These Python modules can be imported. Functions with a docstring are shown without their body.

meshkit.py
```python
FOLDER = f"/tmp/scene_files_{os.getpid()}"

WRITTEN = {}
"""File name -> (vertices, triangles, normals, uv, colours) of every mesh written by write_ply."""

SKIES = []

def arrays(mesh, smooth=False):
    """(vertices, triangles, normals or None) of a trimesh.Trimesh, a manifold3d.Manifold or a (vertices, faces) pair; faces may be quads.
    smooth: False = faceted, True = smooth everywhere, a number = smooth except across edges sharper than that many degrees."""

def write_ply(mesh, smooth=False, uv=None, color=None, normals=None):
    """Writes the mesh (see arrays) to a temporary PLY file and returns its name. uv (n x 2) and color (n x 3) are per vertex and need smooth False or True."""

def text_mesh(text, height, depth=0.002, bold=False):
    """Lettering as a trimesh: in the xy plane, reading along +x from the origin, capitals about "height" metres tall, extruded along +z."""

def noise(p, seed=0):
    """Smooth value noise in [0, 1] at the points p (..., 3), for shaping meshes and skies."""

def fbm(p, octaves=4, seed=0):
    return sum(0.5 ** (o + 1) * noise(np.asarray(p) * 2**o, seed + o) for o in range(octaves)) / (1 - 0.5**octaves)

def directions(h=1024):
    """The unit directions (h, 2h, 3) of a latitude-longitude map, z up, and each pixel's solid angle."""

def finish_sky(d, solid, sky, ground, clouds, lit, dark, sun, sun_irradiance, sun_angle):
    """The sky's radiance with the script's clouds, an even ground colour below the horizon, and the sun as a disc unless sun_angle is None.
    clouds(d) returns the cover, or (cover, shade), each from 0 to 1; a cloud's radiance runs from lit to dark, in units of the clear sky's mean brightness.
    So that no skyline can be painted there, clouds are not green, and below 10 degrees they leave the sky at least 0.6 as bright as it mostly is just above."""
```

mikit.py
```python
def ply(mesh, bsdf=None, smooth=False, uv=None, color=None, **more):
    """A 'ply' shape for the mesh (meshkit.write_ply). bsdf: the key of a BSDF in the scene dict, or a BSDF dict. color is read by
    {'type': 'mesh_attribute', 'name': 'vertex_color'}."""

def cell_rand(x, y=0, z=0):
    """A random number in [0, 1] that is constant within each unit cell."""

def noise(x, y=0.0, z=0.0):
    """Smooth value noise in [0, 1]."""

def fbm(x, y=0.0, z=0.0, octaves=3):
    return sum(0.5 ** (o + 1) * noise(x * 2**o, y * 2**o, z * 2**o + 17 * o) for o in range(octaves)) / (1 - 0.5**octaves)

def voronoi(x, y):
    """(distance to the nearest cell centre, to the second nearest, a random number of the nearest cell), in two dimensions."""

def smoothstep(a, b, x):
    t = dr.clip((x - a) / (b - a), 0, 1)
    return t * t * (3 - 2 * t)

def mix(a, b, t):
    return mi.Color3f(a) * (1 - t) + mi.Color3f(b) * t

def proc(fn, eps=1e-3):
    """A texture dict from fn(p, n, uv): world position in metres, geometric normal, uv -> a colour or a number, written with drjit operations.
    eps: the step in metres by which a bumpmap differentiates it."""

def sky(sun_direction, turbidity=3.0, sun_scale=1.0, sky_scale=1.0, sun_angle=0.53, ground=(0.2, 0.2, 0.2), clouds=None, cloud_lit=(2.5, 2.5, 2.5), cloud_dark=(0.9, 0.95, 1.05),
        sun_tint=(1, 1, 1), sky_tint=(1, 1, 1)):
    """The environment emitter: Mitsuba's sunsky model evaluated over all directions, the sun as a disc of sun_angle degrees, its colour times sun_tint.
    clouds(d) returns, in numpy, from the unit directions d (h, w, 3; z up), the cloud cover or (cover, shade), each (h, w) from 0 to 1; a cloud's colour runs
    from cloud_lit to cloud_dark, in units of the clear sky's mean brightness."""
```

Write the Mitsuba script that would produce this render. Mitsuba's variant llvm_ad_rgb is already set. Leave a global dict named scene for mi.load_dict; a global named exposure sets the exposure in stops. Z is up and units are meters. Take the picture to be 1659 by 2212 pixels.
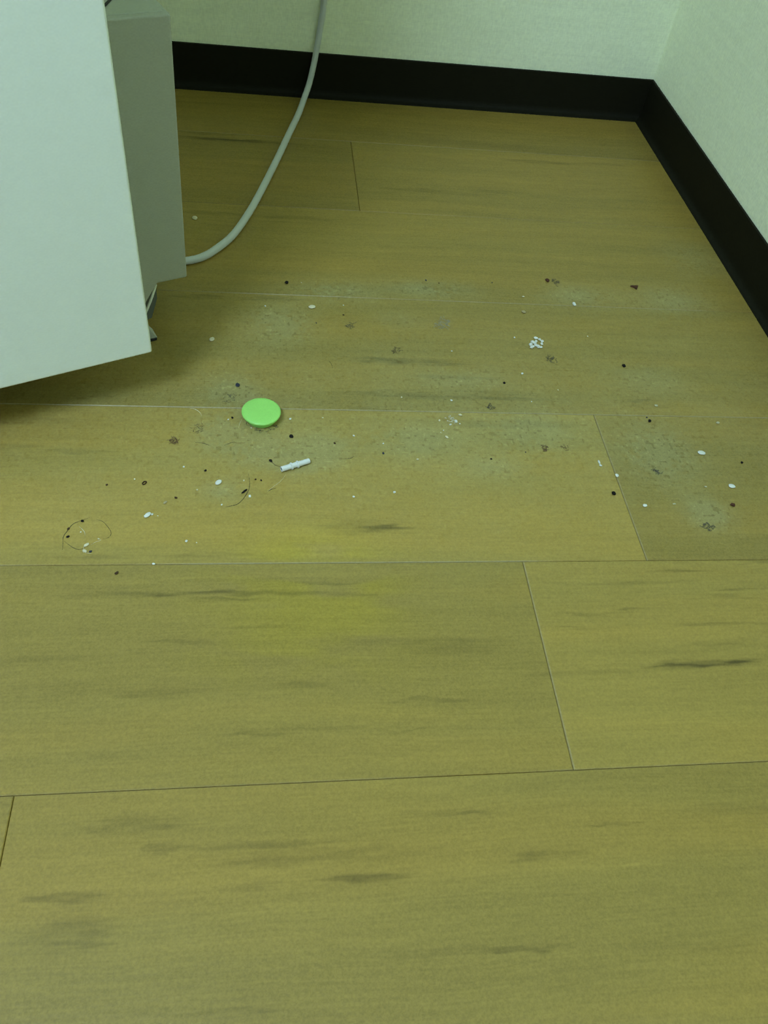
import math, random
import numpy as np
import trimesh, manifold3d, shapely
import drjit as dr
import mitsuba as mi
import mikit
from mikit import noise, fbm, smoothstep, cell_rand, mix
from mitsuba import ScalarTransform4f as T

random.seed(7)
rng = np.random.default_rng(7)
scene, labels = {}, {}

# ------------------------------------------------------------------ camera, light, exposure
H = 0.53087                                  # the phone is held about half a metre above the floor
RIGHT = np.array([0.99003, -0.08959, 0.10867])
DOWN = np.array([0.00087, -0.76769, -0.64082])
FWD = np.array([0.14084, 0.63453, -0.75996])
m = np.eye(4)
m[:3, 0], m[:3, 1], m[:3, 2], m[:3, 3] = -RIGHT, -DOWN, FWD, (0, 0, H)
scene['camera'] = {'type': 'perspective', 'fov': 50.516, 'fov_axis': 'x', 'near_clip': 0.01, 'far_clip': 50.0, 'to_world': T(m.tolist())}
exposure = 1.6
LAMP_TINT = np.array([0.70, 1.0, 1.28])      # a cold greenish light
LAMPS = [((-1.2, -1.2), 0.8)]                # ceiling light: centre (x, y), radiance
DRUM, DRUM_POWER = (-0.75, -0.62, 2.0), 12.0            # centre of the pendant lamp's drum shade, radiance
CEIL = 2.45
XW, YW = 0.576, 1.2455                       # faces of the right and the back wall
XL, YF = -3.0, -3.0                          # the room's other two walls

# ------------------------------------------------------------------ plain data: what lies on the floor (metres)
FLAKES = [
    (-0.0423, 0.4757, 0.0067, 0.0044, 50.0, 'oval white flake like a rice grain, left of the hair ring'),
    (-0.0562, 0.6691, 0.0068, 0.0049, 73.0, 'cream oval flake near the lower corner of the white cabinet panel'),
    (-0.0858, 0.8931, 0.0081, 0.0056, -70.0, 'cream fleck beside the grey column above the cable end'),
    (0.0463, 0.7289, 0.0077, 0.0065, 16.0, 'cream oval flake on the dusty plank above the green button'),
    (0.4166, 0.518, 0.0077, 0.0055, -10.0, 'long white seed shaped flake, farther of the two large flakes at the right edge'),
    (0.4313, 0.4748, 0.0066, 0.0058, -10.0, 'white oval flake, rightmost of all the flakes'),
    (-0.098, 0.4391, 0.0068, 0.0038, 49.0, 'long white flake with two crumbs at its right, above the hair tangle'),
    (0.3376, 0.4506, 0.0044, 0.0032, 17.0, 'small white flake lying just right of the short plank joint at right'),
    (0.3212, 0.4873, 0.0034, 0.0038, -13.0, 'small white flake below the two piece white chip'),
    (0.282, 0.7336, 0.0052, 0.0044, -30.0, 'tan fleck above the white crumb clump'),
    (0.3455, 0.752, 0.0039, 0.0064, 3.0, 'round white fleck, topmost of the flecks above the crumb clump'),
    (0.4495, 0.5606, 0.004, 0.0029, 32.0, 'faint pale fleck near the right baseboard, above the two white flakes'),
    (0.391, 0.5843, 0.0039, 0.003, -5.0, 'faint pale fleck on the plank joint left of the right baseboard'),
    (0.4049, 0.4741, 0.0028, 0.0019, 0.0, 'thin pale fleck left of the rightmost white flake'),
    (0.3665, 0.4529, 0.0033, 0.0017, 6.0, 'thin pale fleck between the small white flake and the dark red crumb'),
    (-0.085, 0.4531, 0.0041, 0.0024, 49.0, 'tan seed beside the long white flake'),
    (0.3085, 0.5043, 0.0021, 0.005, 1.0, 'upper piece of a broken white chip near the short plank joint'),
    (0.3088, 0.5001, 0.003, 0.0029, -28.0, 'lower piece of a broken white chip near the short plank joint'),
    (0.1839, 0.5654, 0.0026, 0.0037, 64.0, 'slim cream splinter above the lint patch at the centre of the floor'),
    (0.1784, 0.5563, 0.0027, 0.0039, 1.0, 'bright white crumb on the lint patch at the centre of the floor'),
    (0.1663, 0.5347, 0.0037, 0.0024, -48.0, 'cream splinter below the lint patch at the centre of the floor'),
    (-0.142, 0.4087, 0.0044, 0.0027, 46.0, 'cream curl of shaving in the hair tangle at left'),
    (-0.1426, 0.4027, 0.0034, 0.0027, -44.0, 'cream crumb at the foot of the hair tangle at left'),
]

SPECKS = [
    (-0.0898,0.4386), (-0.0944,0.4401), (-0.0387,0.4507), (-0.0597,0.4672), (-0.0208,0.4781), (-0.0365,0.5536), (-0.0033,0.7276), (0.036,0.7728),
    (0.0804,0.7342), (-0.057,0.4105), (-0.0651,0.412), (-0.0726,0.4938), (0.0506,0.5582), (0.0783,0.5348), (0.1287,0.5888), (0.1781,0.5856),
    (0.1051,0.5251), (0.1096,0.4655), (0.0733,0.46), (0.135,0.5055), (0.26,0.5867), (0.2623,0.6877), (0.3465,0.6942), (0.1897,0.6619),
    (-0.1123,0.4789), (0.0203,0.5556), (-0.0154,0.5432), (-0.007,0.5537), (0.1613,0.5408), (0.1622,0.5571), (0.1816,0.5531), (0.1723,0.5517),
    (0.1645,0.544), (-0.1481,0.4218), (-0.1336,0.4147), (0.259,0.6286), (0.2874,0.7624), (0.2917,0.6049), (-0.0154,0.4601), (-0.0889,0.3896)]

CRUMBS = [
    (0.43, 0.7897, 0.0101, 0.0089, 4.0, 'black three cornered crumb near the right baseboard, largest of the dark crumbs'),
    (0.3741, 0.6456, 0.0037, 0.0056, 2.0, 'small black crumb between the large black crumb and the plank joint at right'),
    (0.3769, 0.5616, 0.0031, 0.0044, -29.0, 'small black crumb just below the plank joint at right'),
    (0.3117, 0.4649, 0.004, 0.0041, 0.0, 'dark green grey crumb below the small white flakes at right'),
    (0.4231, 0.4514, 0.004, 0.0038, -36.0, 'dark red brown crumb, rightmost of the dark crumbs'),
    (0.0197, 0.7709, 0.0036, 0.0069, 4.0, 'dark crumb on the dusty plank right of the cable end'),
    (-0.0293, 0.601, 0.0039, 0.0053, 2.0, 'slate blue crumb just above the green button'),
    (0.0207, 0.5325, 0.0036, 0.004, 28.0, 'black crumb right of and below the green button'),
    (0.0022, 0.502, 0.0033, 0.0025, -49.0, 'small black crumb at the left end of the white tube, on a hair'),
    (0.237, 0.6136, 0.0024, 0.0036, 2.0, 'tiny dark crumb between the lint patch and the white crumb clump'),
    (-0.1486, 0.4332, 0.0022, 0.0024, -0.0, 'small black crumb at the top of the hair tangle'),
    (-0.1159, 0.381, 0.0032, 0.0022, 44.0, 'brown sliver on the plank below the hair tangle'),
    (0.4538, 0.5056, 0.0024, 0.0027, 1.0, 'tiny dark crumb at the right edge between the two large white flakes'),
    (-0.1039, 0.4747, 0.0047, 0.0029, 53.0, 'brown seed husk left of the tan seed'),
    (-0.0202, 0.4658, 0.0062, 0.0019, 47.0, 'thin dark sliver lying on the hair ring'),
    (0.3236, 0.7963, 0.0046, 0.0067, 4.0, 'reddish brown crumb beside a grey dust ball, left of the large black crumb'),
]

DARK_SPECKS = [
    (-0.0061,0.4787), (-0.0109,0.4798), (-0.0539,0.4897), (-0.0767,0.4582), (0.3756,0.5669), (-0.0328,0.5562), (0.1922,0.7827), (0.1777,0.7871),
    (0.2556,0.788), (0.0498,0.7019), (-0.1343,0.4724), (0.0794,0.7171), (-0.138,0.4023), (-0.1581,0.4251), (-0.1573,0.4171), (0.0602,0.5249),
    (0.104,0.5127), (0.2044,0.5071), (0.2393,0.5165)]

TUFTS = [
    (0.1858, 0.7084, 0.0165, 0.0229, 'grey', 38, 'translucent pale grey dust ball left of the white crumb clump'),
    (0.1739, 0.5593, 0.011, 0.0104, 'pale', 26, 'pale lint patch at the centre of the floor'),
    (-0.0835, 0.5258, 0.0072, 0.0081, 'red', 26, 'reddish brown dust ball left of the green button'),
    (0.3323, 0.7951, 0.0081, 0.0116, 'dark', 20, 'grey dust ball beside the reddish crumb, left of the large black crumb'),
    (0.2957, 0.6545, 0.0103, 0.0109, 'dark', 26, 'dark grey dust ball below the white crumb clump'),
    (0.2586, 0.5223, 0.0055, 0.0063, 'red', 18, 'reddish dust ball below the lint patch, towards the short plank joint'),
    (0.2802, 0.5226, 0.0074, 0.0063, 'red', 12, 'faint rusty dust wisp right of the reddish dust ball'),
    (0.363, 0.4924, 0.0084, 0.0062, 'dark', 20, 'olive grey dust ball between the black crumbs and the rightmost flakes'),
    (0.3902, 0.4263, 0.0098, 0.0079, 'dark', 30, 'grey dust ball at the right edge of the dusty patch, nearest the viewer'),
    (0.2165, 0.5774, 0.0075, 0.0081, 'dark', 20, 'grey dust ball on the plank joint right of the lint patch'),
    (0.0858, 0.6999, 0.0089, 0.0095, 'dark', 18, 'grey dust ball right of the cream oval flake'),
    (0.1304, 0.6608, 0.0097, 0.009, 'brown', 18, 'brown dust ball above the dark grain streak'),
    (-0.0357, 0.5832, 0.0112, 0.0116, 'dark', 20, 'thin grey dust wisp between slate blue crumb and green button'),
    (-0.0622, 0.5421, 0.0123, 0.012, 'brown', 22, 'thin brown dust wisp below the curled pale fibre'),
    (-0.0049, 0.5482, 0.0296, 0.0208, 'dark', 46, 'ring of grey dust clinging round the green button'),
]

CLUMP = [
    (0.2779,0.6759), (0.2808,0.6799), (0.2831,0.6785), (0.2855,0.6825), (0.2798,0.6729), (0.2774,0.6712), (0.2834,0.6754), (0.286,0.6873),
    (0.2897,0.6851), (0.2921,0.682), (0.2907,0.678), (0.2885,0.6725), (0.2855,0.6731)]

FIBRES = [
    ([(-0.0727, 0.5669), (-0.0694, 0.5676), (-0.0651, 0.5652), (-0.062, 0.5616), (-0.0605, 0.5573)], 'pale', 0.35, 'curled pale fibre on the plank joint left of the green button'),
    ([(-0.0174, 0.4873), (-0.016, 0.4776), (-0.0163, 0.469), (-0.02, 0.4595), (-0.0249, 0.4523), (-0.0306, 0.4497), (-0.0363, 0.4482)], 'dark', 0.22, 'dark curved hair forming a ring below the white tube'),
    ([(0.0026, 0.502), (0.0051, 0.4981), (0.0083, 0.4959), (0.0132, 0.4954)], 'dark', 0.16, 'short dark hair between black crumb and white tube'),
    ([(0.0155, 0.486), (0.0106, 0.4778), (0.0042, 0.4713), (-0.0006, 0.4659)], 'pale', 0.22, 'pale thread running from the white tube towards the hair ring'),
    ([(-0.0006, 0.4659), (0.0022, 0.4681), (0.0073, 0.4702)], 'dark', 0.2, 'short dark hair at the end of the pale thread'),
    ([(-0.1595, 0.4042), (-0.1601, 0.4102), (-0.1608, 0.4171), (-0.1588, 0.4228), (-0.1556, 0.4299), (-0.1507, 0.4332), (-0.143, 0.4371)], 'dark', 0.2, 'long dark hair along the left of the hair tangle'),
    ([(-0.1599, 0.4134), (-0.155, 0.4088), (-0.1503, 0.4055), (-0.146, 0.4046), (-0.1415, 0.4078)], 'dark', 0.18, 'dark hair across the lower left of the hair tangle'),
    ([(-0.138, 0.4352), (-0.1327, 0.4327), (-0.1285, 0.4279), (-0.1249, 0.4217), (-0.1257, 0.417), (-0.1304, 0.4147)], 'dark', 0.17, 'dark hair along the right of the hair tangle'),
    ([(-0.1503, 0.4275), (-0.1474, 0.4246), (-0.1451, 0.4213), (-0.1443, 0.418)], 'pale', 0.35, 'upper pale fibre in the hair tangle'),
    ([(-0.1421, 0.4096), (-0.1438, 0.4064), (-0.1433, 0.4032), (-0.1409, 0.4009), (-0.1363, 0.4004)], 'pale', 0.3, 'lower looped pale fibre in the hair tangle'),
    ([(-0.1348, 0.4156), (-0.1317, 0.4137), (-0.136, 0.4114), (-0.1388, 0.4087)], 'pale', 0.22, 'right pale fibre in the hair tangle'),
    ([(-0.0653, 0.5244), (-0.0571, 0.5228), (-0.0509, 0.52)], 'dark', 0.14, 'faint dark hair right of the reddish dust ball'),
    ([(-0.0388, 0.5208), (-0.0336, 0.5238), (-0.0295, 0.5256)], 'dark', 0.14, 'faint dark hair below the green button'),
    ([(0.0684, 0.5052), (0.0735, 0.5064), (0.0775, 0.5093)], 'dark', 0.16, 'small dark hair below the upper pale specks'),
    ([(0.0605, 0.6409), (0.0626, 0.636), (0.0637, 0.6297)], 'dark', 0.16, 'tiny dark hair above the green button on the dusty plank'),
    ([(-0.024, 0.5551), (-0.0259, 0.549), (-0.027, 0.5429)], 'pale', 0.2, 'short pale thread touching the left of the green button'),
]

STREAKS = [
    (0.3364,0.2902,0.0401,0.003,0.55), (0.3125,0.2876,0.0302,0.0017,0.35), (0.3644,0.2922,0.0155,0.0018,0.4), (0.3583,0.307,0.0236,0.0018,0.2),
    (0.2402,0.2838,0.042,0.0024,0.2), (0.0631,0.148,0.0203,0.0036,0.5), (-0.0052,0.1448,0.0126,0.0027,0.22), (-0.0054,0.1706,0.0432,0.0022,0.3),
    (0.0349,0.1616,0.0609,0.0047,0.25), (-0.0803,0.1877,0.0198,0.0058,0.3), (-0.0649,0.1722,0.0126,0.0031,0.3), (-0.1185,0.1466,0.0158,0.0034,0.3),
    (-0.1129,0.1263,0.0245,0.0086,0.28), (0.1418,0.1014,0.0213,0.002,0.5), (0.0871,0.1032,0.0221,0.0017,0.2), (0.2205,0.171,0.0176,0.0013,0.3),
    (0.1781,0.1535,0.02,0.0027,0.3), (0.1308,0.1842,0.0249,0.0013,0.3), (0.1061,0.1864,0.0186,0.0015,0.2), (0.3229,0.1776,0.0338,0.0037,0.15),
    (-0.0421,0.3614,0.056,0.0022,0.4), (0.0434,0.3596,0.0362,0.0018,0.35), (-0.0349,0.3557,0.0244,0.0013,0.35), (-0.0973,0.361,0.0512,0.0026,0.2),
    (0.0438,0.3697,0.022,0.0015,0.25), (-0.0603,0.3191,0.0216,0.0015,0.3), (-0.0066,0.3314,0.0207,0.0016,0.15), (-0.0765,0.2771,0.0237,0.0043,0.2),
    (0.02,0.2804,0.0232,0.0019,0.2), (0.1062,0.2665,0.0254,0.0016,0.35), (-0.0107,0.2453,0.0282,0.0017,0.3), (0.045,0.2475,0.0371,0.0014,0.25),
    (0.0903,0.2436,0.023,0.001,0.2), (-0.1617,0.307,0.0282,0.0027,0.2), (0.1119,0.3153,0.0464,0.0029,0.15), (0.1469,0.3083,0.027,0.0061,0.15),
    (0.3473,0.3784,0.0272,0.0013,0.35), (0.2942,0.3671,0.0527,0.0017,0.2), (0.3943,0.3577,0.0126,0.0013,0.3), (0.377,0.351,0.0227,0.0019,0.25),
    (0.2887,0.3416,0.0138,0.0011,0.3), (0.2467,0.3237,0.0152,0.0013,0.25), (0.3655,0.3259,0.028,0.0016,0.3), (0.2541,0.3374,0.0232,0.0014,0.2),
    (0.423,0.3864,0.0152,0.0022,0.3), (0.097,0.4259,0.0158,0.004,0.4), (0.0813,0.426,0.0314,0.0075,0.2), (0.1905,0.59,0.0777,0.0027,0.4),
    (0.1215,0.5946,0.0461,0.0031,0.3), (0.1502,0.6432,0.0411,0.0052,0.45), (0.1121,0.6445,0.0215,0.0037,0.3), (0.1857,0.6209,0.0386,0.0029,0.3),
    (0.2153,0.5976,0.0527,0.0035,0.2), (0.2263,0.5548,0.0604,0.0046,0.25), (0.3794,0.5902,0.0152,0.0033,0.35), (0.3818,0.582,0.0201,0.0022,0.2),
    (0.0968,0.5715,0.0224,0.0016,0.3), (-0.211,0.5476,0.035,0.0042,0.2), (-0.1626,0.5114,0.023,0.0022,0.25), (-0.2135,0.5189,0.0227,0.0022,0.15),
    (-0.0613,1.0904,0.0519,0.0045,0.5), (-0.0124,1.0919,0.0621,0.0039,0.25), (-0.0862,1.1052,0.0336,0.0032,0.25), (-0.0709,0.9068,0.0324,0.0041,0.25),
    (0.0332,0.9065,0.0448,0.0042,0.2), (0.1906,0.9888,0.0436,0.0042,0.25), (0.2514,0.9837,0.0475,0.0036,0.2), (0.3034,0.9952,0.0324,0.0037,0.2),
    (0.011,0.8941,0.0248,0.0031,0.2), (0.3806,1.0853,0.0491,0.0042,0.3), (0.4708,1.0898,0.0326,0.0036,0.25), (-0.0728,0.7412,0.0216,0.0041,0.3),
    (0.005,0.742,0.0272,0.0042,0.35), (-0.1428,0.3964,0.0278,0.0018,0.2), (-0.0437,0.3978,0.0362,0.0021,0.2), (-0.137,0.288,0.0249,0.0037,0.12),
    (0.261,0.0991,0.0389,0.0081,0.12), (0.1819,0.0819,0.0338,0.0061,0.1), (-0.025,0.0808,0.0279,0.0027,0.2)]

PALE_STREAKS = [
    (0.0258,0.378,0.0476,0.0022,0.4), (-0.0813,0.3745,0.0296,0.0018,0.35), (-0.0462,0.3753,0.0266,0.0013,0.3), (0.0207,0.3096,0.0307,0.0018,0.2),
    (-0.1012,0.2472,0.0135,0.0024,0.2), (0.2229,0.1451,0.0186,0.0013,0.4), (0.1763,0.1456,0.0335,0.0017,0.35), (0.2174,0.1715,0.0144,0.0008,0.4),
    (0.3128,0.1356,0.0128,0.0009,0.3), (0.1437,0.1345,0.0089,0.0008,0.3), (0.1145,0.2022,0.0316,0.0047,0.12), (0.0336,0.1319,0.0419,0.0078,0.15),
    (0.2485,0.2738,0.0471,0.008,0.15), (0.1493,0.4902,0.0769,0.0143,0.12), (0.0225,0.3973,0.0559,0.0028,0.3), (0.0776,0.3304,0.0393,0.0021,0.2),
    (-0.0736,0.5271,0.0323,0.0088,0.1), (0.3743,1.0272,0.0677,0.0032,0.25), (0.0891,1.1271,0.0393,0.0034,0.2), (0.3745,0.845,0.0604,0.0031,0.12)]

DUST = [
    (-0.0346,0.5897,0.0238,0.0228,1), (0.0097,0.6982,0.036,0.0311,0.9), (-0.0163,0.5224,0.0288,0.0233,1), (-0.0456,0.5395,0.0186,0.0179,0.9),
    (0.0706,0.7588,0.0461,0.0193,0.9), (0.181,0.7704,0.0457,0.0157,0.9), (0.1381,0.7131,0.0228,0.0123,0.4), (0.3551,0.7685,0.0456,0.021,0.8),
    (0.4684,0.7666,0.0473,0.0291,0.8), (0.5295,0.8571,0.0384,0.0445,0.5), (0.1371,0.5311,0.0418,0.0215,0.75), (0.0459,0.5176,0.0273,0.0205,0.9),
    (0.2476,0.5457,0.0418,0.026,0.8), (0.3708,0.5167,0.0357,0.0358,1), (0.3957,0.4414,0.0203,0.0175,1.1), (0.1948,0.6177,0.0483,0.0179,0.5),
    (0.0247,0.5,0.0246,0.0141,0.7), (-0.0389,0.4668,0.0175,0.0132,0.6), (0.2021,0.4965,0.0307,0.0147,0.6), (0.3952,0.6249,0.0365,0.0233,0.4)]

# ------------------------------------------------------------------ helpers
used = {}


def key_for(name, parent=None):
    k = name if parent is None else parent + '__' + name
    n = used.get(k, -1) + 1
    used[k] = n
    return k if n == 0 else '%s_%03d' % (k, n)


def add(name, mesh, bsdf, parent=None, smooth=False, uv=None, label=None, cat=None, group=None, kind=None, **more):
    k = key_for(name, parent)
    scene[k] = mikit.ply(mesh, bsdf, smooth=smooth, uv=uv, **more)
    tag(k, label, cat, group, kind)
    return k


def tag(k, label=None, cat=None, group=None, kind=None):
    d = {a: b for a, b in (('label', label), ('category', cat), ('group', group), ('kind', kind)) if b}
    if d:
        labels[k] = d


def thing(name, label, cat, group=None):
    k = key_for(name)
    tag(k, label, cat, group)
    return k


def man(mesh):
    return manifold3d.Manifold(manifold3d.Mesh(np.asarray(mesh.vertices, np.float32), np.asarray(mesh.faces, np.uint32)))


def rbox(lo, hi, r=0.002, seg=8):
    """A box with rounded edges between two corners."""
    s = manifold3d.Manifold.sphere(r, seg)
    lo, hi = np.asarray(lo, float) + r, np.asarray(hi, float) - r
    return manifold3d.Manifold.batch_hull([s.translate([x, y, z]) for x in (lo[0], hi[0]) for y in (lo[1], hi[1]) for z in (lo[2], hi[2])])


def tri(man_):
    q = man_.to_mesh()
    return trimesh.Trimesh(q.vert_properties[:, :3], q.tri_verts, process=False)


def tube(points, r, n=10, sub=6, taper=False):
    """A round tube along a Catmull-Rom curve through the points."""
    p = np.asarray(points, float)
    q = np.vstack([2 * p[0] - p[1], p, 2 * p[-1] - p[-2]])
    c = []
    for i in range(1, len(q) - 2):
        for t in np.linspace(0, 1, sub, endpoint=False):
            a, b, cc, d = q[i - 1:i + 3]
            c.append(0.5 * (2 * b + (cc - a) * t + (2 * a - 5 * b + 4 * cc - d) * t * t + (3 * b - a - 3 * cc + d) * t ** 3))
    c.append(p[-1])
    c = np.array(c)
    tan = np.gradient(c, axis=0)
    tan /= np.linalg.norm(tan, axis=1, keepdims=True) + 1e-12
    up = np.array([0, 0, 1.0]) if abs(tan[0][2]) < 0.9 else np.array([1.0, 0, 0])
    vs = []
    for i, (o, t) in enumerate(zip(c, tan)):
        s = np.cross(t, up)
        s /= np.linalg.norm(s) + 1e-12
        up = np.cross(s, t)
        rr = r * (1 if not taper else max(0.25, math.sin(math.pi * (0.08 + 0.84 * i / (len(c) - 1)))))
        a = np.arange(n) / n * 2 * math.pi
        vs.append(o + rr * (np.cos(a)[:, None] * s + np.sin(a)[:, None] * up))
    v = np.vstack(vs + [c[:1], c[-1:]])
    f, L = [], len(c)
    for i in range(L - 1):
        for j in range(n):
            a, b = i * n + j, i * n + (j + 1) % n
            f += [(a, a + n, b), (b, a + n, b + n)]
    for j in range(n):
        f += [(L * n, j, (j + 1) % n), (L * n + 1, (L - 1) * n + (j + 1) % n, (L - 1) * n + j)]
    mesh = trimesh.Trimesh(v, f, process=False)
    if mesh.volume < 0:
        mesh.invert()
    return mesh


def lathe(profile, n=64):
    return trimesh.creation.revolve(np.asarray(profile, float), sections=n)


# ------------------------------------------------------------------ materials
Y0, PW = 0.2097, 0.18                        # one long joint of the floor, and the planks' width
JOINT = {0: 0.2106, 1: 0.3205, -1: -0.1589, 4: 0.1123, 2: -0.46, 3: -0.36, 5: -0.40, -2: 0.44, -3: -0.05, -4: 0.31, 6: -0.2}


def blobs(x, y, items, hard=False):
    s = mi.Float(0)
    for cx, cy, a, b, k in items:
        d = dr.square((x - cx) / a) + dr.square((y - cy) / b)
        s = s + k * (dr.exp(-0.55 * d * d) if hard else dr.exp(-d))
    return s


def floor_colour(p, n, uv):
    """Printed wood grain: uv is the place on the board in metres, shifted by 20 m from board to board, plus 10 m for each step of tone."""
    step = dr.floor(uv.y / 10)
    u, v = uv.x, uv.y - 10 * step
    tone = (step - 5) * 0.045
    warp = 0.012 * fbm(u * 5, v * 9, 3.0, octaves=2)
    w = v + warp
    broad = fbm(u * 2.2, w * 26, octaves=3) - 0.5
    streak = fbm(u * 7, w * 120, 5.0, octaves=3) - 0.5
    fine = noise(u * 45, w * 900, 9.0) - 0.5
    grit = noise(u * 1500, v * 1500, 2.0) - 0.5
    grit2 = noise(u * 700, v * 700, 4.0) - 0.5
    rough = 0.35 + 1.1 * noise(u * 60, w * 380, 1.0)
    sx = p.x + 0.030 * (fbm(p.x * 30, p.y * 500, 8.0, octaves=2) - 0.5)
    sy = p.y + 0.006 * (fbm(p.x * 55, p.y * 120, 6.0, octaves=3) - 0.5)
    dark = blobs(sx, sy, STREAKS, True) * rough * 0.72
    pale = blobs(sx, sy, PALE_STREAKS, True) * rough * 0.50
    k = 1 + tone + 0.24 * broad + 0.15 * streak + 0.11 * fine + 0.17 * grit + 0.15 * grit2 + 0.5 * pale
    k = dr.maximum(k * (1 - dr.minimum(dark, 0.7)), 0.15)
    c = mi.Color3f(*FLOOR_RGB) * k
    c = mix(c, c * mi.Color3f(1.04, 0.99, 0.92), smoothstep(-0.1, 0.25, broad))
    # the film of dust and lint, in worn patches
    mottle = 0.55 * fbm(p.x * 26, p.y * 26, 2.0, octaves=3) + 0.45 * fbm(p.x * 240, p.y * 240, 6.0, octaves=2)
    film = dr.minimum(blobs(p.x, p.y, DUST), 1.0) * smoothstep(0.05, 0.55, mottle)
    film = dr.minimum(film + 0.60 * blobs(p.x, p.y, [(0.10, 0.57, 0.75, 0.17, 1.0)]) * (0.6 + 0.8 * (mottle - 0.3)), 1.0)
    c = mix(c, mi.Color3f(*DUST_RGB) * (0.72 + 0.5 * mottle + 0.25 * grit - 0.45 * smoothstep(0.74, 0.9, noise(p.x * 330, p.y * 330, 12.0)) + 0.4 * smoothstep(0.8, 0.95, noise(p.x * 420, p.y * 420, 15.0))), 0.50 * film)
    yellow = blobs(p.x, p.y, YELLOW)
    c = mix(c, c * mi.Color3f(1.07, 1.10, 0.72), dr.minimum(yellow, 1.0) * smoothstep(0.3, 0.6, fbm(p.x * 20, p.y * 60, 4.0, octaves=2)))
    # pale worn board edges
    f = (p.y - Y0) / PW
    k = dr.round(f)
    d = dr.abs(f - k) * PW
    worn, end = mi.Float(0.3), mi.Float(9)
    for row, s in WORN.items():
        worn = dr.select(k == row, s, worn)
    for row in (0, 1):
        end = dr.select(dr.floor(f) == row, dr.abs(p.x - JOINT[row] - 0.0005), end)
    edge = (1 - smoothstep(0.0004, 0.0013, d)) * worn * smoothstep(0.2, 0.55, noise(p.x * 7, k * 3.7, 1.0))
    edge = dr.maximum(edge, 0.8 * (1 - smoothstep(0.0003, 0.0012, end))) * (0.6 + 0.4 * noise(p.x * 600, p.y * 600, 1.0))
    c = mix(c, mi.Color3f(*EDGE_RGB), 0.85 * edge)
    return c


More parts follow.
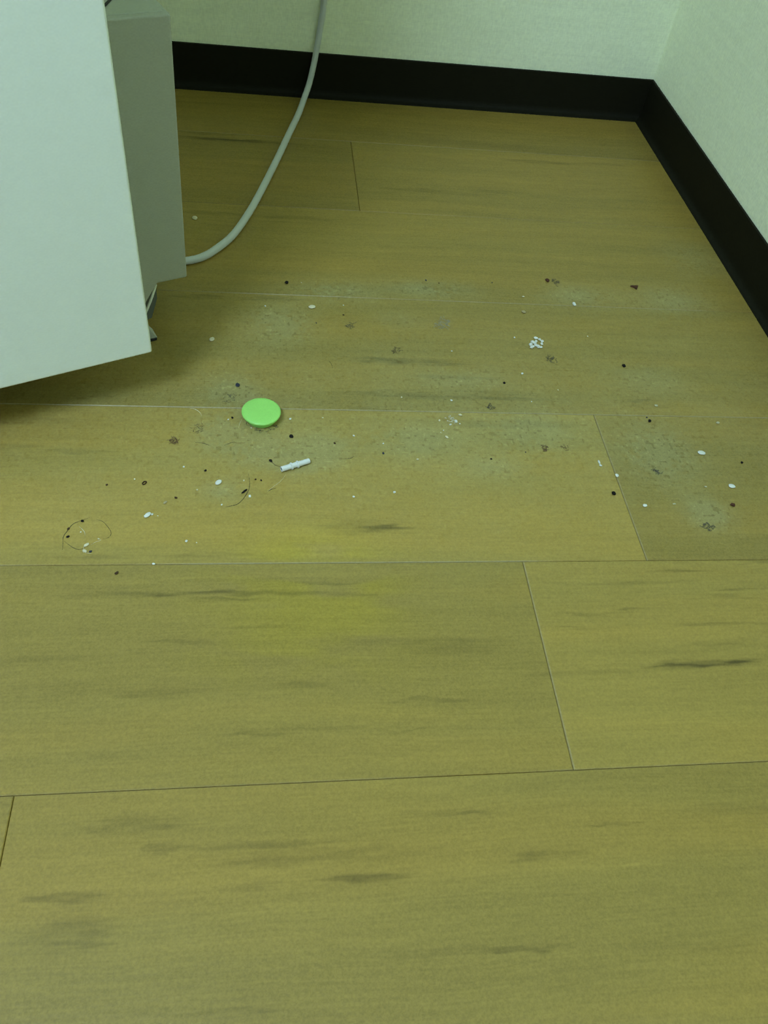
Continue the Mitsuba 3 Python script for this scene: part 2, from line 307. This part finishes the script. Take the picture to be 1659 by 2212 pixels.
WORN = {0: 0.35, 1: 1.0, 2: 0.9, 3: 0.7, 4: 0.15, 5: 0.3}          # how worn the long joints are, from the nearest on
FLOOR_RGB = (0.250, 0.176, 0.037)
DUST_RGB = (0.285, 0.275, 0.130)
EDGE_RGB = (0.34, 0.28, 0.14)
YELLOW = [(0.03, 0.395, 0.05, 0.03, 1.0), (0.03, 0.335, 0.07, 0.05, 0.9), (0.075, 0.36, 0.03, 0.03, 0.5)]


def floor_bump(p, n, uv):
    return 0.5 * noise(uv.x * 60, uv.y * 900, 3.0) + 0.5 * noise(uv.x * 800, uv.y * 800, 1.0)


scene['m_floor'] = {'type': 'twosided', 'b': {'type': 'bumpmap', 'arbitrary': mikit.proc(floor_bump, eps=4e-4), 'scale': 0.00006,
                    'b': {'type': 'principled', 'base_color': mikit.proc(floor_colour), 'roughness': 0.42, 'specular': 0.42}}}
scene['m_slab'] = {'type': 'twosided', 'b': {'type': 'diffuse', 'reflectance': {'type': 'rgb', 'value': [0.03, 0.026, 0.018]}}}


def weave(a, z):
    """Fine woven wallpaper relief, from 0 to 1."""
    j = noise(a * 9, z * 240, 2.0)
    return 0.45 * noise(a * 900, z * 260, 1.0) + 0.35 * noise(a * 240, z * 1000, 5.0) + 0.2 * j


def wall_colour(p, n, uv):
    a = p.x + p.y
    w = weave(a, p.z)
    return mi.Color3f(*WALL_RGB) * (0.86 + 0.22 * w + 0.05 * fbm(a * 4, p.z * 4, octaves=2))


WALL_RGB = (0.79, 0.82, 0.58)
scene['m_wall'] = {'type': 'twosided', 'b': {'type': 'bumpmap', 'arbitrary': mikit.proc(lambda p, n, uv: weave(p.x + p.y, p.z), eps=3e-4), 'scale': 0.00008,
                   'b': {'type': 'principled', 'base_color': mikit.proc(wall_colour), 'roughness': 0.75, 'specular': 0.25}}}


def flat(name, rgb, rough=0.5, spec=0.5, grain=0.05, scale=1400.0, **more):
    def fn(p, n, uv):
        return mi.Color3f(*rgb) * (1 - grain / 2 + grain * noise(p.x * scale, p.y * scale, p.z * scale))
    scene[name] = {'type': 'twosided', 'b': {'type': 'principled', 'base_color': mikit.proc(fn), 'roughness': rough, 'specular': spec, **more}}
    return name


def plain(name, rgb, rough=0.6, spec=0.4):
    scene[name] = {'type': 'twosided', 'b': {'type': 'principled', 'base_color': {'type': 'rgb', 'value': list(rgb)}, 'roughness': rough, 'specular': spec}}
    return name


flat('m_panel', (0.68, 0.71, 0.63), 0.42, 0.4, 0.05, 900.0)
flat('m_grey', (0.345, 0.355, 0.285), 0.5, 0.4, 0.10, 900.0)
flat('m_bracket', (0.09, 0.10, 0.085), 0.4, 0.5, 0.08)
flat('m_baseboard', (0.0085, 0.008, 0.0035), 0.6, 0.10, 0.5, 700.0)
flat('m_cable', (0.50, 0.52, 0.48), 0.45, 0.4, 0.05)
flat('m_green', (0.28, 0.61, 0.13), 0.35, 0.5, 0.08)
flat('m_tube', (0.60, 0.60, 0.56), 0.35, 0.5, 0.05)
plain('m_black', (0.012, 0.012, 0.012))
plain('m_white', (0.82, 0.82, 0.79), 0.8, 0.2)
plain('m_far_wall', (0.30, 0.30, 0.28), 0.8, 0.2)
FLAKE = [plain('m_flake_white', (0.60, 0.60, 0.52)), plain('m_flake_cream', (0.56, 0.50, 0.32)), plain('m_flake_tan', (0.34, 0.27, 0.13)),
         plain('m_flake_faint', (0.42, 0.38, 0.23))]
CRUMB = [plain('m_crumb_black', (0.012, 0.010, 0.008), 0.8, 0.1), plain('m_crumb_brown', (0.055, 0.032, 0.015), 0.8, 0.1), plain('m_crumb_slate', (0.035, 0.037, 0.05), 0.8, 0.1),
         plain('m_crumb_red', (0.08, 0.035, 0.02), 0.8, 0.1)]
LINT = {'grey': plain('m_lint_grey', (0.30, 0.29, 0.22)), 'pale': plain('m_lint_pale', (0.55, 0.52, 0.38)), 'dark': plain('m_lint_dark', (0.085, 0.075, 0.045)),
        'red': plain('m_lint_red', (0.10, 0.05, 0.022)), 'brown': plain('m_lint_brown', (0.105, 0.075, 0.03))}
HAIR = {'dark': plain('m_hair_dark', (0.05, 0.04, 0.02)), 'pale': plain('m_hair_pale', (0.55, 0.48, 0.28))}

# ------------------------------------------------------------------ the room
k = add('floor', trimesh.creation.box(bounds=[[XL, YF, -0.05], [XW + 0.02, YW + 0.02, -0.0028]]), 'm_slab', label='wood pattern floor of wide boards', kind='structure')
TONES = {0: (6, 9), 1: (10, 5), -1: (5, 6), 2: (5, 5), 3: (5, 4), 4: (1, 3), 5: (1, 1)}  # back rows darker: falloff of light towards the wall put into their colour
LEN, GAP, CH = 1.22, 0.0004, 0.0006


def board(x0, x1, y0, y1, seed, tone):
    a, b = (x0 + GAP / 2, y0 + GAP / 2), (x1 - GAP / 2, y1 - GAP / 2)
    ring = lambda i, z: [(a[0] + i, a[1] + i, z), (b[0] - i, a[1] + i, z), (b[0] - i, b[1] - i, z), (a[0] + i, b[1] - i, z)]
    v = np.array(ring(0, -0.0028) + ring(0, -CH) + ring(CH, 0.0))
    f = []
    for s in (0, 4):
        for j in range(4):
            q = (j + 1) % 4
            f += [(s + j, s + q, s + 4 + q), (s + j, s + 4 + q, s + 4 + j)]
    f += [(8, 9, 10), (8, 10, 11)]
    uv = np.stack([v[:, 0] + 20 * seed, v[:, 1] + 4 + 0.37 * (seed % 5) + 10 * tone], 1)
    return trimesh.Trimesh(v, f, process=False), uv


seed = 0
for r in range(-18, 6):
    y0, y1 = Y0 + r * PW, min(Y0 + (r + 1) * PW, YW)
    j = JOINT.get(r, -0.9 + 1.1 * random.random())
    cuts = [j + LEN * i for i in range(-4, 3)]
    cuts = [XL] + [c for c in cuts if XL + 0.05 < c < XW - 0.02] + [XW]
    for i, (xa, xb) in enumerate(zip(cuts, cuts[1:])):
        seed += 1
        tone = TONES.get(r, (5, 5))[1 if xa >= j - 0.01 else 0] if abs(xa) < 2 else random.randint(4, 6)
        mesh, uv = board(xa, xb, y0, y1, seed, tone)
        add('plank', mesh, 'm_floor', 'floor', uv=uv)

WALLH = CEIL
add('wall_back', trimesh.creation.box(bounds=[[XL, YW, -0.03], [XW + 0.1, YW + 0.1, WALLH]]), 'm_wall', label='pale papered back wall above the black baseboard', kind='structure')
add('wall_right', trimesh.creation.box(bounds=[[XW, YF, -0.03], [XW + 0.1, YW, WALLH]]), 'm_wall', label='pale papered wall at the right', kind='structure')
add('wall_left', trimesh.creation.box(bounds=[[XL - 0.1, YF, -0.03], [XL, YW, WALLH]]), 'm_far_wall', kind='structure')
add('wall_front', trimesh.creation.box(bounds=[[XL, YF - 0.1, -0.03], [XW, YF, WALLH]]), 'm_far_wall', kind='structure')
add('ceiling', trimesh.creation.box(bounds=[[XL, YF, CEIL], [XW, YW, CEIL + 0.1]]), 'm_far_wall', kind='structure')

# soft vinyl baseboards: 60 mm high, a small cove at the toe
BH = 0.0592
PROF = [(0.0, 0.0), (0.0115, 0.0), (0.0112, 0.0009), (0.0068, 0.0026), (0.0045, 0.0060), (0.0037, 0.011), (0.0034, 0.03), (0.0033, BH - 0.001), (0.0026, BH), (0.0, BH)]


def baseboard(kind):
    vs, n = [], len(PROF)
    for d, z in PROF:                        # d: how far the profile stands out from the wall; mitred at the corner
        if kind == 'back':
            vs += [(XL, YW - d, z), (XW - d, YW - d, z)]
        else:
            vs += [(XW - d, YW - d, z), (XW - d, YF, z)]
    f = []
    for i in range(n):
        a, b, c, e = 2 * i, 2 * i + 1, 2 * ((i + 1) % n), 2 * ((i + 1) % n) + 1
        f += [(a, b, e), (a, e, c)]
    for i in range(1, n - 1):
        f += [(0, 2 * i, 2 * i + 2), (1, 2 * i + 3, 2 * i + 1)]
    mesh = trimesh.Trimesh(np.array(vs), f, process=False)
    mesh.fix_normals()
    return mesh


add('baseboard_back', baseboard('back'), 'm_baseboard', smooth=40, label='black vinyl baseboard along the back wall', kind='structure')
add('baseboard_right', baseboard('right'), 'm_baseboard', smooth=40, label='black vinyl baseboard along the right wall', kind='structure')

# ceiling lights, out of the frame
for (x, y), power in LAMPS:
    t = thing('ceiling_light', 'long white ceiling light above the room', 'ceiling light', 'ceiling lights')
    add('frame', tri(rbox((x - 0.64, y - 0.17, CEIL - 0.05), (x + 0.64, y + 0.17, CEIL), 0.004)), 'm_white', t)
    q = trimesh.Trimesh([(x - 0.6, y - 0.14, CEIL - 0.052), (x + 0.6, y - 0.14, CEIL - 0.052), (x + 0.6, y + 0.14, CEIL - 0.052), (x - 0.6, y + 0.14, CEIL - 0.052)], [(0, 2, 1), (0, 3, 2)], process=False)
    add('diffuser', q, 'm_white', t, emitter={'type': 'area', 'radiance': {'type': 'rgb', 'value': (LAMP_TINT * power).tolist()}})

t = thing('pendant_lamp', 'pendant lamp with a glowing drum shade, above and behind the viewer at the left', 'pendant lamp')
lx, ly, lz = DRUM
q = lathe([(0.0, -0.20), (0.24, -0.20), (0.25, -0.19), (0.25, 0.19), (0.24, 0.20), (0.0, 0.20)], 32)
q.apply_translation((lx, ly, lz))
add('shade', q, 'm_white', t, emitter={'type': 'area', 'radiance': {'type': 'rgb', 'value': (LAMP_TINT * DRUM_POWER).tolist()}})
q = lathe([(0.0, lz + 0.20), (0.004, lz + 0.20), (0.004, CEIL - 0.02), (0.05, CEIL - 0.02), (0.05, CEIL), (0.0, CEIL)], 16)
q.apply_translation((lx, ly, 0))
add('cord', q, 'm_grey', t, smooth=40)

# ------------------------------------------------------------------ the white cabinet, turned 24 degrees
TH = math.radians(24.1)
CO = np.array([-0.0995, 0.5733, 0.0])        # below the lower right corner of its front panel
M = np.eye(4)
M[:2, 0], M[:2, 1], M[:3, 3] = (math.cos(TH), math.sin(TH)), (-math.sin(TH), math.cos(TH)), CO
CAB = 1.35


def turned(mesh):
    mesh = tri(mesh) if hasattr(mesh, 'to_mesh') else mesh
    mesh = mesh.copy()
    mesh.apply_transform(M)
    return mesh


def prism(poly, v0, v1, r=0.0008):
    """A plate: polygon in (u, z), from depth v0 to v1, edges rounded by hulling convex pieces is not needed for thin steel."""
    cs = manifold3d.CrossSection([np.asarray(poly, float)])
    if cs.area() < 0 or cs.is_empty():
        cs = manifold3d.CrossSection([np.asarray(poly, float)[::-1]])
    core = cs.offset(-r, manifold3d.JoinType.Miter)
    a = cs.extrude(v1 - v0 - 2 * r).translate([0, 0, r])
    b = core.extrude(v1 - v0)
    s = a + b
    return s.transform(np.array([[1, 0, 0, 0], [0, 0, -1, v1], [0, 1, 0, 0]], float))


c = thing('cabinet', 'white sheet panelled cabinet standing at an angle at the left', 'cabinet')
add('front_panel', turned(rbox((-0.52, 0.0, 0.06), (0.0, 0.018, CAB), 0.0022, 16)), 'm_panel', c, smooth=35, label='large plain white front panel')
add('body', turned(rbox((-0.50, 0.019, 0.065), (-0.045, 0.42, CAB - 0.01), 0.003)), 'm_grey', c, smooth=35)


def hull(poly, v0, v1, r=0.0016, seg=12):
    """A convex piece with rounded edges: outline in (u, z), from depth v0 to v1."""
    s = manifold3d.Manifold.sphere(r, seg)
    mid = np.mean(poly, axis=0)
    pts = [np.asarray(q, float) + np.sign(mid - q) * r for q in poly]
    return manifold3d.Manifold.batch_hull([s.translate([u, v, z]) for u, z in pts for v in (v0 + r, v1 - r)])


col = hull([(0.0668, 0.060), (0.0716, 0.2888), (-0.044, 0.2888), (-0.044, 0.060)], 0.0945, 0.235, 0.0018) + hull([(0.0388, 0.064), (0.0243, 0.0417), (0.0040, 0.016), (-0.044, 0.016), (-0.044, 0.070), (0.0385, 0.070)], 0.0945, 0.235, 0.0008)
add('side_column', turned(col), 'm_grey', c, smooth=40, label='grey upright box behind the white panel, cut away at its foot')
add('bracket', turned(prism([(0.0395, 0.0600), (0.0385, 0.0350), (0.0310, 0.0140), (0.0040, 0.0060), (0.0040, 0.0420), (0.0330, 0.0600)], 0.106, 0.110)), 'm_bracket', c, label='dark folded steel bracket')
bar = tube([(0.0365, 0.0975, 0.0575), (0.0310, 0.0975, 0.0440), (0.0235, 0.0975, 0.0290), (0.0120, 0.0975, 0.0080)], 0.0013, 8, 3)
add('brace', turned(bar), 'm_panel', c, smooth=40, label='thin slanted steel brace')
foot = prism([(0.0292, 0.0030), (0.0268, 0.0062), (0.0215, 0.0170), (0.0080, 0.0220), (0.0080, 0.0030)], 0.0885, 0.1050, 0.0006)
f = add('foot', turned(foot), 'm_grey', c, label='small grey levelling foot')
add('rubber_pad', turned(rbox((0.0085, 0.0885, 0.0), (0.0286, 0.1050, 0.0031), 0.0006)), 'm_black', f, smooth=35, label='black rubber pad')
for (u, v) in ((-0.47, 0.05), (-0.47, 0.38), (-0.08, 0.38), (-0.12, 0.16)):
    f = add('foot', turned(man(trimesh.creation.cylinder(0.016, 0.063, sections=24)).translate([u, v, 0.0355])), 'm_grey', c, smooth=40)
    add('rubber_pad', turned(man(trimesh.creation.cylinder(0.019, 0.004, sections=24)).translate([u, v, 0.002])), 'm_black', f, smooth=40)
# the lip and the folded cap on top of the column
add('column_cap', turned(rbox((-0.040, 0.100, 0.2875), (0.0675, 0.230, 0.2896), 0.0007)), 'm_grey', c, smooth=40, label='flat cap on top of the grey box')
add('dark_line', turned(tube([(0.0160, 0.099, 0.2903), (0.0299, 0.1172, 0.2903), (0.0386, 0.1295, 0.2903), (0.060, 0.160, 0.2903)], 0.0009, 8, 4)), 'm_black', c, smooth=40, label='thin dark line over the top of the box')  # thin black rod drawing a dark line across the cap

# ------------------------------------------------------------------ the grey cable
R = 0.0042
CB = [(0.080, YW - R, 0.62), (0.079, YW - R, 0.30), (0.0750, YW - R - 0.001, 0.140), (0.0710, YW - R - 0.002, 0.096), (0.0665, YW - R - 0.005, 0.064), (0.0620, YW - R - 0.010, 0.040), (0.0570, YW - R - 0.017, 0.022),
      (0.0508, 1.2115, 0.0095), (0.0415, 1.1700, R + 0.0006), (0.0285, 1.1150, R), (0.0120, 1.0430, R), (-0.0057, 0.9700, R), (-0.0220, 0.9086, R), (-0.0398, 0.8566, R), (-0.0570, 0.8266, R), (-0.0716, 0.8089, R), (-0.0886, 0.7995, R), (-0.115, 0.7940, R), (-0.150, 0.795, R), (-0.20, 0.80, R)]
add('cable', tube(CB, R, 16, 8), 'm_cable', smooth=True, label='light grey round cable hanging down the back wall and curving behind the cabinet', cat='cable')

# ------------------------------------------------------------------ the green button and the white tube
b = thing('plastic_button', 'round bright green plastic button lying flat on the dusty floor', 'button')
BX, BY, BR = -0.0064, 0.5566, 0.0180
cap = [(0.0, 0.0062), (0.0150, 0.0062), (0.0170, 0.0066), (0.0178, 0.0072), (BR, 0.0080), (0.0179, 0.0087), (0.0174, 0.0093), (0.0160, 0.0099), (0.0135, 0.0102), (0.0100, 0.01015), (0.0, 0.0100)]
q = lathe(cap, 96)
q.apply_translation((BX, BY, 0))
add('cap', q, 'm_green', b, smooth=50)
q = lathe([(0.0, 0.0), (0.0130, 0.0), (0.0136, 0.0006), (0.0138, 0.0016), (0.0140, 0.0066), (0.0, 0.0066)], 64)
q.apply_translation((BX, BY, 0))
add('base', q, 'm_green', b, smooth=40, label='narrower green base under the cap')

t = thing('plastic_tube', 'small white plastic tube with two raised rings, lying below the green button', 'tube')
A, B = np.array([0.0112, 0.4892, 0.0033]), np.array([0.0364, 0.4999, 0.0033])
d = (B - A) / np.linalg.norm(B - A)
TL = float(np.linalg.norm(B - A))
TM = np.eye(4)
TM[:3, 2], TM[:3, 0] = d, np.cross([0, 0, 1.0], d)
TM[:3, 1], TM[:3, 3] = np.cross(d, TM[:3, 0]), A


def along(profile, n=40):
    q = lathe(profile, n)
    q.apply_transform(TM)
    return q


r = 0.0024
add('shaft', along([(0.0, 0.003), (0.00205, 0.003), (0.00205, 0.0), (0.0023, 0.0), (r, 0.0003), (r, TL - 0.0007), (r - 0.0005, TL), (0.0, TL)]), 'm_tube', t, smooth=40)
for s in (0.36, 0.575):
    z = s * TL
    add('ring', along([(r - 0.0003, z - 0.0008), (0.0030, z - 0.0008), (0.0033, z - 0.0005), (0.0033, z + 0.0005), (0.0030, z + 0.0008), (r - 0.0003, z + 0.0008), (r - 0.0003, z - 0.0008)]), 'm_tube', t, smooth=40)
add('bore_shade', along([(0.0, 0.0006), (0.00203, 0.0006), (0.00203, 0.0012), (0.0, 0.0012)], 20), 'm_black', t, label='black disc for the shade inside the open end')  # black disc set in as the shade of the hollow end


# ------------------------------------------------------------------ grit, flakes, lint and hairs
def lump(l, w, h, heading, x, y, amp=0.18, z=0.0, sub=1):
    q = trimesh.creation.icosphere(subdivisions=sub, radius=0.5)
    v = np.array(q.vertices)
    v *= 1 + amp * (rng.random((len(v), 1)) * 2 - 1)
    v *= (l, w, h)
    q.vertices = v
    q.apply_transform(trimesh.transformations.rotation_matrix(math.radians(heading), (0, 0, 1)))
    q.apply_translation((x, y, z - q.bounds[0][2]))
    return q


for x, y, l, w, a, lab in FLAKES:
    tone = 2 if 'tan' in lab.split()[0] else 1 if lab.split()[0] in ('cream', 'slim') else 3 if lab.split()[0] in ('faint', 'thin') else 0
    name = 'crumb' if 'crumb at' in lab or 'crumb on' in lab else 'splinter' if 'splinter' in lab else 'seed' if lab.startswith('tan seed') else 'flake'
    w = min(w, max(0.0019, 0.8 * l)) if w <= l else w
    add(name, lump(l, w, min(0.0017, 0.45 * min(l, w)), a, x, y, 0.08 if 'oval' in lab or 'seed' in lab else 0.2, sub=2), FLAKE[tone], smooth=True, label=lab, cat=name)
MARKS = [(-0.0064, 0.5577, 'the green button'), (0.0238, 0.4947, 'the white tube'), (-0.022, 0.467, 'the hair ring'), (-0.142, 0.416, 'the hair tangle'), (0.174, 0.558, 'the lint patch'),
         (0.285, 0.69, 'the white crumb clump'), (0.186, 0.708, 'the pale grey dust ball'), (-0.098, 0.439, 'the long white flake'), (0.046, 0.729, 'the cream oval flake'), (0.338, 0.451, 'the short plank joint at right')]
NTH = ['', 'second ', 'third ', 'fourth ', 'fifth ', 'sixth ', 'seventh ', 'eighth ']
taken = {}


def where(kind, x, y):
    """A label that tells where a speck lies, seen from the viewer: nearest landmark, side, and rank if several lie there."""
    mx, my, name = min(MARKS, key=lambda q: math.hypot(x - q[0], y - q[1]))
    side = ('right of' if x > mx else 'left of') if abs(x - mx) > abs(y - my) else ('above' if y > my else 'below')
    return name, side, math.hypot(x - mx, y - my)


def places(kind, pts):
    rows = [where(kind, x, y) for x, y in pts]
    out = []
    for name, side, d in rows:
        rank = sum(1 for r in rows if r[:2] == (name, side) and r[2] < d)
        out.append('%s, %snearest on the floor %s %s' % (kind, NTH[rank], side, name))
    return out


spots = places('tiny pale speck', SPECKS)
for (x, y), spot in zip(SPECKS, spots):
    s = 0.0011 + 0.0012 * rng.random()
    add('pale_speck', lump(s * 1.3, s, s * 0.7, rng.random() * 180, x, y), FLAKE[int(rng.integers(0, 2))], label=spot, cat='speck', group='tiny pale specks on the floor')
for x, y, l, w, a, lab in CRUMBS:
    tone = 3 if 'red' in lab.split(',')[0] else 2 if 'slate' in lab else 1 if 'brown' in lab else 0
    name = 'husk' if 'husk' in lab else 'sliver' if 'sliver' in lab else 'crumb'
    if 'three cornered' in lab:
        q = trimesh.creation.extrude_polygon(shapely.Polygon([(-0.005, 0.0022), (0.0005, 0.0030), (0.0048, 0.0030), (0.0030, -0.0005), (0.0012, -0.0036), (-0.0008, -0.0006)]), 0.0018, engine='earcut')
        q.apply_translation((x, y, 0))
    elif name == 'husk':
        q = lathe([(0.0011, 0.0), (0.0018, 0.0), (0.0020, 0.0006), (0.0016, 0.0013), (0.0012, 0.0010), (0.0011, 0.0)], 14)
        q.apply_transform(np.diag([1.25, 0.8, 1, 1]))
        q.apply_transform(trimesh.transformations.rotation_matrix(math.radians(a), (0, 0, 1), (0, 0, 0)))
        q.apply_translation((x, y, 0))
    else:
        w = min(w, max(1.3 * l, 0.002))
        q = lump(l, w, min(0.0022, 0.6 * min(l, w)), a, x, y, 0.25)
    add(name, q, CRUMB[tone], label=lab, cat=name)
for (x, y), spot in zip(DARK_SPECKS, places('tiny dark speck', DARK_SPECKS)):
    s = 0.0010 + 0.0010 * rng.random()
    add('dark_speck', lump(s * 1.4, s, s * 0.6, rng.random() * 180, x, y), CRUMB[int(rng.integers(0, 3))], label=spot, cat='speck', group='tiny dark specks on the floor')
COUNT = 'first second third fourth fifth sixth seventh eighth ninth tenth eleventh twelfth thirteenth'.split()
for x, y in CLUMP:
    s = 0.0024 + 0.0016 * rng.random()
    add('white_crumb', lump(s * 1.3, s, s * 0.7, rng.random() * 180, x, y, 0.3), FLAKE[0], label='tiny white crumb in the clump right of centre, %s from the left' % COUNT[sum(1 for q in CLUMP if q[0] < x or (q[0] == x and q[1] < y))], cat='crumb', group='clump of white crumbs')
for x, y, w, l, tone, n, lab in TUFTS:
    parts = []
    for i in range(n):
        rr, an = math.sqrt(rng.random()) if 'ring of' not in lab else 0.72 + 0.3 * rng.random(), rng.random() * 6.283
        o = np.array([x + 0.5 * w * rr * math.cos(an), y + 0.5 * l * rr * math.sin(an)])
        h, bend, pts = rng.random() * 6.283, rng.normal() * 0.9, []
        step = (0.0009 + 0.0008 * rng.random()) * (0.7 if tone != 'grey' else 1.0)
        for j in range(5):
            pts.append((o[0], o[1], 0.00015 + 0.0008 * rng.random() * (1 if 'wisp' not in lab else 0.4)))
            o = o + step * np.array([math.cos(h), math.sin(h)])
            h += bend
        parts.append(tube(pts, 0.00012 if 'wisp' in lab or 'ring' in lab else 0.00017, 4, 2))
    q = trimesh.util.concatenate(parts)
    q.apply_translation((0, 0, -min(0, q.bounds[0][2])))
    name = 'dust_wisp' if 'wisp' in lab or 'ring of' in lab else 'lint_patch' if 'patch' in lab.split(' at ')[0] else 'dust_ball'
    add(name, q, LINT[tone], label=lab, cat='dust' if name != 'lint_patch' else 'lint')
for pts, tone, r, lab in FIBRES:
    r = r * 0.001
    add('hair' if 'hair' in lab.split(' in ')[0].split(' to')[0].split(' from')[0] and 'fibre' not in lab and 'thread' not in lab else 'fibre', tube([(px, py, r) for px, py in pts], r, 5, 5, taper=True), HAIR[tone], smooth=True, label=lab, cat='hair' if 'hair' in lab and 'fibre' not in lab and 'thread' not in lab else 'fibre')
